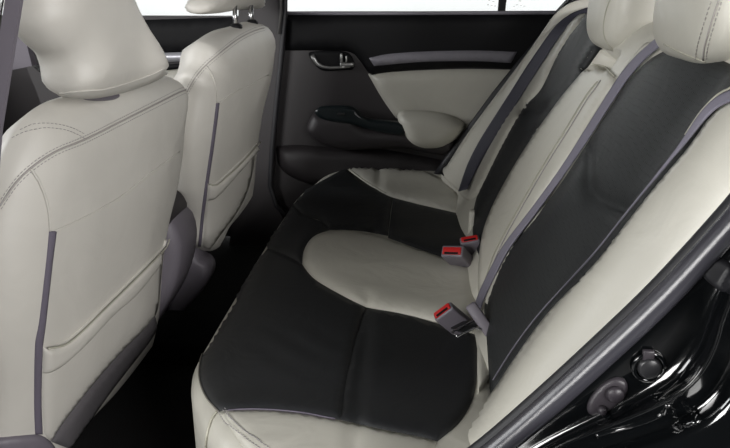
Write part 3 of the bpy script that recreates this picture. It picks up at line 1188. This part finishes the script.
# armrest body
arm, AS = pillow('armrest', [(313, 113), (320, 110), (345, 110), (356, 113), (364, 119), (375, 123), (400, 125), (440, 128), (455, 132), (454, 150), (440, 155), (420, 151), (400, 148), (375, 149), (350, 150), (330, 147), (314, 139), (307, 128)],
                 (0, YD - .03, 0), XA, ZA, .035, LILAC_D, door, px=True, h=.045, sp=.012, thick=.04, step=.01)
panel('switch_panel', [(315, 112), (320, 108), (335, 107), (350, 108), (357, 112), (363, 118), (372, 120.5), (400, 124), (405, 129), (403, 135), (385, 133), (368, 129), (352, 124), (335, 122), (320, 118)], DP(YD - .079), TEAL, arm, sp=3, step=2, edge=0, puff=.001, skirt=.04,
      label='glossy black window switch panel')
rbox('window_switch', onY(341, 114, YD - .082), (.022, .010, .008), BLK_SAT, arm, .002)
pillow('armrest_pad', [(397, 116), (399, 112), (405, 110), (430, 111), (450, 115), (464, 124), (460, 134), (452, 142), (440, 148), (422, 148), (408, 141), (401, 128)], (0, YD - .045, 0), XA, ZA, .045, CREAM, door, px=True, h=.055, sp=.012, thick=.03, step=.01,
       label='cream leather armrest pad')
# inner handle
hbz = panel('handle_recess', [(309, 53), (318, 51), (340, 51), (349, 54), (354, 62), (353, 69), (345, 70), (325, 71), (317, 67), (312, 60)], DP(YD - .004), BLK_PL, door, sp=3, step=2, puff=.003, bound=.004)
hp = [onY(*p, YD - .022) for p in [(312, 55), (314, 59), (317, 63.5), (322, 66.5), (330, 67.8), (340, 67.5), (350, 66)]]
vv, ff = sweep_data(hp, .0045, .006, [Vector((0, -1, 0))] * len(hp), 10, taper=[1.25, 1.2, 1.1, .95, .8, .8, .9])
build('door_handle', vv, ff, SATIN, door, label='satin chrome pull handle')
rbox('handle_mount', onY(347, 64.5, YD - .018), (.045, .018, .014), SATIN, door, .004)
rbox('lock_lever', onY(341.5, 58, YD - .016), (.009, .014, .030), SATIN, door, .003)
rbox('lock_lever', onY(346.5, 59, YD - .016), (.006, .014, .020), SATIN, door, .002)
# window sill seal, glass, divider, frame
Yg = YD + .03
vv, ff = sweep_data([onY(285, 13.2, YD - .004), onY(420, 13.2, YD - .004), onY(562, 12.6, YD - .004)], .006, .0045, seg=8)
build('window_seal', vv, ff, SILVER, door, label='grey window run seal')


def quadprism(name, pts, y, d, mat, parent, label=None):
    return prism(name, [onY(*p, y) for p in pts], None, (0, d, 0), mat, parent, label=label)


glass = quadprism('window_glass', [(288, 20), (287, -150), (560, -150), (600, -40), (563, 20)], Yg, .004, GLASS, door)
quadprism('window_divider', [(498, 14), (505, 14), (524, -150), (512, -150)], Yg - .01, .02, BLK_PL, door)
quadprism('window_frame', [(556, 14), (640, 14), (640, -150), (625, -150), (569, 0)], Yg - .02, .05, BLK_PL, door)
for i, (x, y) in enumerate(((489, 1), (494, 3), (519, 2), (525, 4))):
    pass
mk = []
for (x, y, w, h_) in ((489, .2, 2.4, 1.1), (493.5, 1.6, 2, 1), (488, 4.6, 2, 1), (491.5, 5.2, 2.2, 1), (495, 6, 2, .8), (520, .8, 3, 1.3), (517, 4.8, 2.2, .9), (521, 5.6, 2, .9), (524.5, 6.2, 2, .9), (514, 6.6, 2, .6)):
    q = [onY(x - w / 2, y - h_ / 2, Yg - .001), onY(x + w / 2, y - h_ / 2, Yg - .001), onY(x + w / 2, y + h_ / 2, Yg - .001), onY(x - w / 2, y + h_ / 2, Yg - .001)]
    mk.append((q + [p + Vector((0, .0008, 0)) for p in q], [[3, 2, 1, 0], [4, 5, 6, 7], [0, 1, 5, 4], [1, 2, 6, 5], [2, 3, 7, 6], [3, 0, 4, 7]]))
for grp in (mk[:5], mk[5:]):
    v, f = merge(grp)
    build('etched_marks', v, f, MARK, door, label='faint pale maker marks low on the glass')

# ================================================================== FAR FRONT DOOR
fd = part_empty('front_door', (-1.0, 2.33, .40), body, 'far front door glimpsed between the two front headrests, black trim with pale metallic strip')
prism('door_card', [Vector((-1.75, YD, .32)), Vector((-.62, YD, .32)), Vector((-.56, YD, 1.07)), Vector((-1.75, YD, 1.07))], None, (0, .05, 0), LILAC_D, fd)
panel('upper_trim', [(60, 24, 1), (140, 20, 1), (235, 17, 1), (240, 50, 1), (180, 53, 1), (140, 55, 1), (60, 62, 1)], DP(YD - .002), BLK_PL, fd, sp=7, puff=.015, bound=.03)
panel('trim_strip', [(100, 58, 1), (140, 54.5, 1), (157, 53.2, 1), (185, 52, 1), (185, 61, 1), (157, 63, 1), (140, 64, 1), (100, 67, 1)], DP(YD - .012), SILVER_L, fd, sp=4, puff=.008, bound=.008, label='pale metallic strip')
panel('lower_strip', [(100, 69, 1), (157, 65.5, 1), (185, 63, 1), (185, 68, 1), (157, 71, 1), (100, 75, 1)], DP(YD - .008), BLK_PL, fd, sp=4, puff=.004, bound=.008)
panel('door_insert', [(100, 76, 1), (157, 70, 1), (190, 68, 1), (195, 130, 1), (100, 130, 1)], DP(YD - .002), CREAM, fd, sp=7, puff=.01, bound=.02, label='cream leather insert')
quadprism('window_glass', [(-120, 34), (-120, -150), (245, -150), (245, 22)], Yg, .004, GLASS, fd)

# ================================================================== CENTRE CONSOLE
con = thing('center_console', (-.8, 1.55, .30), 'grey plastic centre console end between the two front seats', 'console')
cp = [(-.528, .62), (-.532, .56), (-.555, .49), (-.595, .42), (-.66, .34), (-.75, .30), (-1.2, .30, 1), (-1.25, .58, 1), (-1.1, .62), (-.9, .64), (-.75, .675), (-.60, .69), (-.55, .67)]
pillow('console_body', cp, (0, 1.46, 0), XA, ZA, .03, LILAC, con, h=.025, sp=.02, thick=.13, step=.02, cround=.02)
pillow('console_lid', [(-.54, .69), (-.545, .655), (-.60, .645), (-.90, .62), (-.92, .64), (-.90, .67), (-.70, .70), (-.60, .715), (-.555, .71)], (0, 1.445, 0), XA, ZA, .015, LILAC_D, con, h=.012, sp=.02, thick=.15, step=.015, cround=.01)

# ================================================================== CAR BODY
# rubber seal along the door aperture
tl = [(440, 492), (470, 470), (500, 447), (545, 408), (600, 358), (665, 296), (728, 228), (760, 190), (790, 150), (820, 80), (840, 0), (850, -60)]
tl_s = smooth_line(tl, False, 8)
ty = lambda p: .66 - .00005 * (p[0] - 500)
P3 = [onY(p[0], p[1], ty(p)) for p in tl_s]
vv, ff = sweep_data(P3, .014, .0125, [Vector((0, -1, 0))] * len(P3), 14)
build('door_seal', vv, ff, RUBBER, body, label='soft grey rubber door seal')
off = [(p[0] - 8, p[1] - 7) for p in tl_s]
P3b = [onY(p[0], p[1], ty(p) + .022) for p in off]
vv, ff = sweep_data(P3b, .010, .010, [Vector((0, -1, 0))] * len(P3b), 10)
build('inner_seal_lip', vv, ff, RUBBER_D, body, label='black rubber lip against the cream bolster')
# jamb: strip surfaces from the seal outwards
def loft_rows(name, rows, mat, parent, label=None, thick=None):
    m = len(rows[0])
    vs = [p for r in rows for p in r]
    fs = []
    for i in range(len(rows) - 1):
        for j in range(m - 1):
            fs.append([i * m + j, i * m + j + 1, (i + 1) * m + j + 1, (i + 1) * m + j])
    o = build(name, vs, fs, mat, parent, label=label)
    clean_normals(o)
    return o, Surf(vs, fs)


def resamp(pts, n):
    L = smooth_line(pts, False, 2)
    acc = [0]
    for a, c in zip(L[:-1], L[1:]):
        acc.append(acc[-1] + (c - a).length)
    out = []
    for k in range(n):
        s = acc[-1] * k / (n - 1)
        for i in range(len(L) - 1):
            if acc[i + 1] >= s - 1e-9:
                t = (s - acc[i]) / max(1e-9, acc[i + 1] - acc[i])
                out.append(L[i].lerp(L[i + 1], t))
                break
        else:
            out.append(L[-1])
    return out


inner = resamp([(445, 495), (505, 450), (545, 416), (597, 369), (660, 309), (733, 232), (795, 155), (825, 82), (850, -20)], 60)
bead = resamp([(500, 480), (555, 449), (580, 437), (620, 421), (650, 408), (680, 392), (700, 373), (715, 345), (724, 315), (745, 270), (800, 190), (850, 90), (880, -20)], 60)
rows = []
prof = [(0.0, .650), (.06, .648), (.2, .646), (.4, .644), (.6, .642), (.8, .636), (.9, .622), (.95, .610), (.98, .602), (1.0, .600), (1.02, .603), (1.05, .612)]
for t, y in prof:
    rows.append([onY(a[0] + (c[0] - a[0]) * t, a[1] + (c[1] - a[1]) * t, y) for a, c in zip(inner, bead)])
jamb, JS = loft_rows('door_jamb', rows, BLK_GL, body, label='glossy black painted door jamb')
outer = resamp([(520, 560), (600, 560), (680, 560), (760, 560), (840, 520), (900, 420), (940, 300), (960, 150), (990, -20)], 60)
rows = []
prof = [(-.01, .610), (.0, .604), (.02, .606), (.05, .612), (.09, .618), (.14, .616), (.18, .600), (.24, .592), (.32, .590), (.5, .57), (.75, .54), (1, .50)]
for t, y in prof:
    rows.append([onY(a[0] + (c[0] - a[0]) * t, a[1] + (c[1] - a[1]) * t, y) for a, c in zip(bead, outer)])
quarter_p, QS = loft_rows('quarter_panel', rows, BLK_GL, body, label='glossy black outer quarter panel')
# plugs on the jamb
plug = panel('rubber_grommet', [(587, 409), (589, 400), (597, 389), (608, 380), (618, 377), (626, 381), (627, 390), (621, 400), (611, 409), (600, 414), (591, 414)], JS, PLUG, body, sp=3, step=2, puff=.003, bound=.004, off=.001, label='oval dark rubber plug')
for (cx, cy, r, h_) in ((614, 392, 9, .0), (601, 407, 4.5, .001)):
    hc = JS.cast((cx, cy))
    x, y, z = ortho(Vector((0, -1, 0)), (1, 0, 0))
    rr = r * (hc[0] - EYE).dot(FW) / F
    vv, ff = sweep_data([hc[0] + z * .002, hc[0] + z * (.006 + h_), hc[0] + z * (.009 + h_)], rr, rr, seg=28, taper=[1, 1, .8])
    build('plug_button', vv, ff, PLUG, plug)
hc = JS.cast((648, 366))
ring = []
for k in range(41):
    a = 2 * math.pi * k / 40
    ring.append(hc[0] + Vector((math.cos(a) * .0150, -.003, math.sin(a) * .0150)))
vv, ff = sweep_data(ring, .0018, .0024, [Vector((0, -1, 0))] * 41, 8)
rg = build('round_plug', vv, ff, BLK_GL, body, label='round black plug ring')
vv, ff = sweep_data([hc[0] - Vector((0, 0, 0)), hc[0] + Vector((0, -.006, 0)), hc[0] + Vector((0, -.008, 0))], .0115, .0115, seg=28, taper=[1, 1, .8])
build('plug_button', vv, ff, BLK_SAT, rg)
rbox('plug_clip', JS.cast((647, 353))[0] + Vector((0, -.004, 0)), (.012, .006, .012), PLUG, rg, .002)
# ridge and bump added to the outer panel to catch white reflections
for pts in ([(596, 436), (612, 431), (640, 424), (663, 414), (668, 404)],):
    line = smooth_line(pts, False, 3)
    hs = cast_all(line, QS)
    vv, ff = sweep_data([h[0] for h in hs], .003, .0035, [h[1] for h in hs], 8)
    build('glint_ridge', vv, ff, BLK_GL, body)
panel('glint_bump', [(674, 424), (684, 416), (697, 408, 1), (702, 418, 1), (697, 426), (680, 427)], QS, BLK_GL, body, sp=2, step=2, puff=.005, bound=.006)
# door hinge-side hardware upper right
panel('rubber_stop', [(697, 262), (712, 258), (730, 262), (736, 280), (725, 292), (712, 285), (702, 275)], JS, RUBBER_D, body, sp=3, step=2, puff=.005, bound=.006)

# near B pillar and sill (left edge)
prism('pillar_edge_blocker', [onY(*p, .71) for p in [(3, -5), (25, -250), (-260, -250), (-260, 800), (-10, 800), (-14, 440), (-12, 200), (-6, 60)]], None, (0, .003, 0), BLK_GL, body, label='gloss black outer edge of the centre pillar, widened out of view to block light')  # pillar edge, its unseen part widened to keep light off the cushion
pil = prism('center_pillar', [onY(*p, .74) for p in [(20.5, 0), (45, -200), (30, -200), (5, 0), (-3, 50), (-30, 300), (-40, 500), (-24, 500), (-14, 300), (0, 130)]], None, (0, .006, 0), LILAC, body, label='lilac grey centre pillar trim')
# far B pillar
farp = prism('center_pillar', [onY(*p, 2.26) for p in [(238, 60), (240, -150), (286, -150), (285, 14), (283, 50), (276, 110), (272, 195), (290, 235), (225, 290), (236, 180)]], None, (0, .04, 0), LILAC_D, body, label='dark taupe centre pillar by the far door')
vv, ff = sweep_data([onY(*p, 2.255) for p in [(284.5, -150), (285, 0), (285, 14), (281, 60), (276, 110), (272, 150), (270, 185), (276, 205), (292, 222)]], .008, .009, seg=8)
build('door_seal', vv, ff, RUBBER_D, body, label='black rubber seal beside the far pillar')
vv, ff = sweep_data([onY(*p, 2.245) for p in [(281, -150), (281, 0), (281, 12), (278.5, 34)]], .004, .006, seg=8)
build('pillar_trim', vv, ff, ROOFM, body, label='pale edge of the far pillar')
# black seal between far bolster and far door
vv, ff = sweep_data([onY(*p, 2.235) for p in [(437, 176), (448, 160), (470, 130), (495, 96), (520, 65), (545, 36), (562, 18), (578, 0), (600, -40)]], .014, .012, seg=8)
build('door_seal', vv, ff, RUBBER_D, body, label='black rubber seal beside the far cream bolster')
prism('rear_pillar', [onY(*p, 2.33) for p in [(560, 20), (600, -60), (900, -60), (900, 200), (560, 200)]], None, (0, .06, 0), BLK_PL, body)

# parcel shelf, roof, floor
shelf = struct(rbox('trim_1', (.80, 1.5, 1.0), (.6, 1.7, .03), BLK_PL, None, .005, origin=(.8, 1.5, 1.0)))
roof = struct(rbox('ceiling', (-.25, 1.55, 1.43), (2.7, 1.62, .04), ROOFM, None, .015, origin=(-.45, 1.55, 1.52)))
fl = struct(rbox('floor', (-.55, 1.5, .275), (3.0, 1.75, .05), CARPET, None, .005, origin=(-.55, 1.5, .275)))
sill = struct(rbox('trim_2', (-.3, .66, .31), (1.2, .10, .10), BLK_PL, None, .015, origin=(-.3, .66, .31)))
sf = struct(rbox('floor_2', (0, 0, -.03), (12, 12, .06), STUDIO, None, .005, origin=(0, 0, -.03)))
# transmission hump
hump = struct(rbox('trim_3', (-.42, 1.55, .30), (.5, .22, .10), CARPET, None, .03, origin=(-.42, 1.55, .30)))

# dashboard glimpsed at the far left
dash = thing('dashboard', (-1.6, 1.55, .55), 'dark dashboard and trim glimpsed left of the near headrest', 'dashboard')
pillow('dash_body', [(-1.95, .55), (-1.95, .98), (-1.75, 1.0), (-1.50, .97), (-1.42, .90), (-1.45, .80), (-1.52, .60)], (0, .85, 0), XA, ZA, .03, BLK_PL, dash, sp=.03, thick=1.4, step=.03, cround=.02)
rbox('dash_trim', (-1.46, 1.9, .83), (.04, .6, .05), LILAC, dash, .01)
pp = [onY(*p, 2.22) for p in [(8, 30), (24, 34), (32, 66), (12, 70), (10, 54)]]
prism('front_pillar_trim', pp, None, (0, .03, 0), LILAC, dash)
prism('door_end_trim', [onY(*p, 1.7) for p in [(26, 67), (32, 66), (70, 98), (80, 130), (50, 130), (36, 90)]], None, (0, .03, 0), LILAC_D, dash)

# ================================================================== LIGHT
w = bpy.data.worlds.new('studio')
SC.world = w
w.use_nodes = True
bg = w.node_tree.nodes['Background']
bg.inputs['Color'].default_value = (.97, .985, 1, 1)
bg.inputs['Strength'].default_value = .02


def area(name, loc, target, size, power, col=(1, 1, 1), size_y=None):
    l = bpy.data.lights.new(name, 'AREA')
    l.energy = power
    l.color = col
    l.shape = 'RECTANGLE'
    l.size = size
    l.size_y = size_y or size
    o = bpy.data.objects.new(name, l)
    o.location = loc
    o.rotation_euler = (Vector(target) - Vector(loc)).to_track_quat('-Z', 'Y').to_euler()
    COL.objects.link(o)
    return o


wl = struct(rbox('wall_back', (0, 6, 1.3), (16, .1, 2.6), WALLM, None, .01, origin=(0, 6, 1.3)))
area('backdrop_light', (-3, 4.3, 4.5), (-2.5, 6, 1.6), 4, 310, (1, 1, 1), .6)
area('backdrop_light', (3, 4.3, 4.5), (2.5, 6, 1.6), 4, 310, (1, 1, 1), .6)
area('soft_light', (-3.2, 1.2, 1.68), (.3, 1.3, 1.0), 2.2, 56, (.98, .99, 1), .8)  # added lamp standing in for bright studio wall light through the windshield
area('soft_light', (1.5, -1.1, 1.5), (-.5, 1.3, .8), 1.2, 71, (1, .985, .975), .8)
area('soft_light', (-1.6, -1.2, 1.5), (.3, 1.0, .9), 1.2, 56, (1, .995, .98), .8)

SC.view_settings.view_transform = 'Standard'
SC.view_settings.look = 'None'
SC.view_settings.gamma = 1
SC.view_settings.exposure = 0
SC.cycles.max_bounces = 8
SC.cycles.transparent_max_bounces = 12
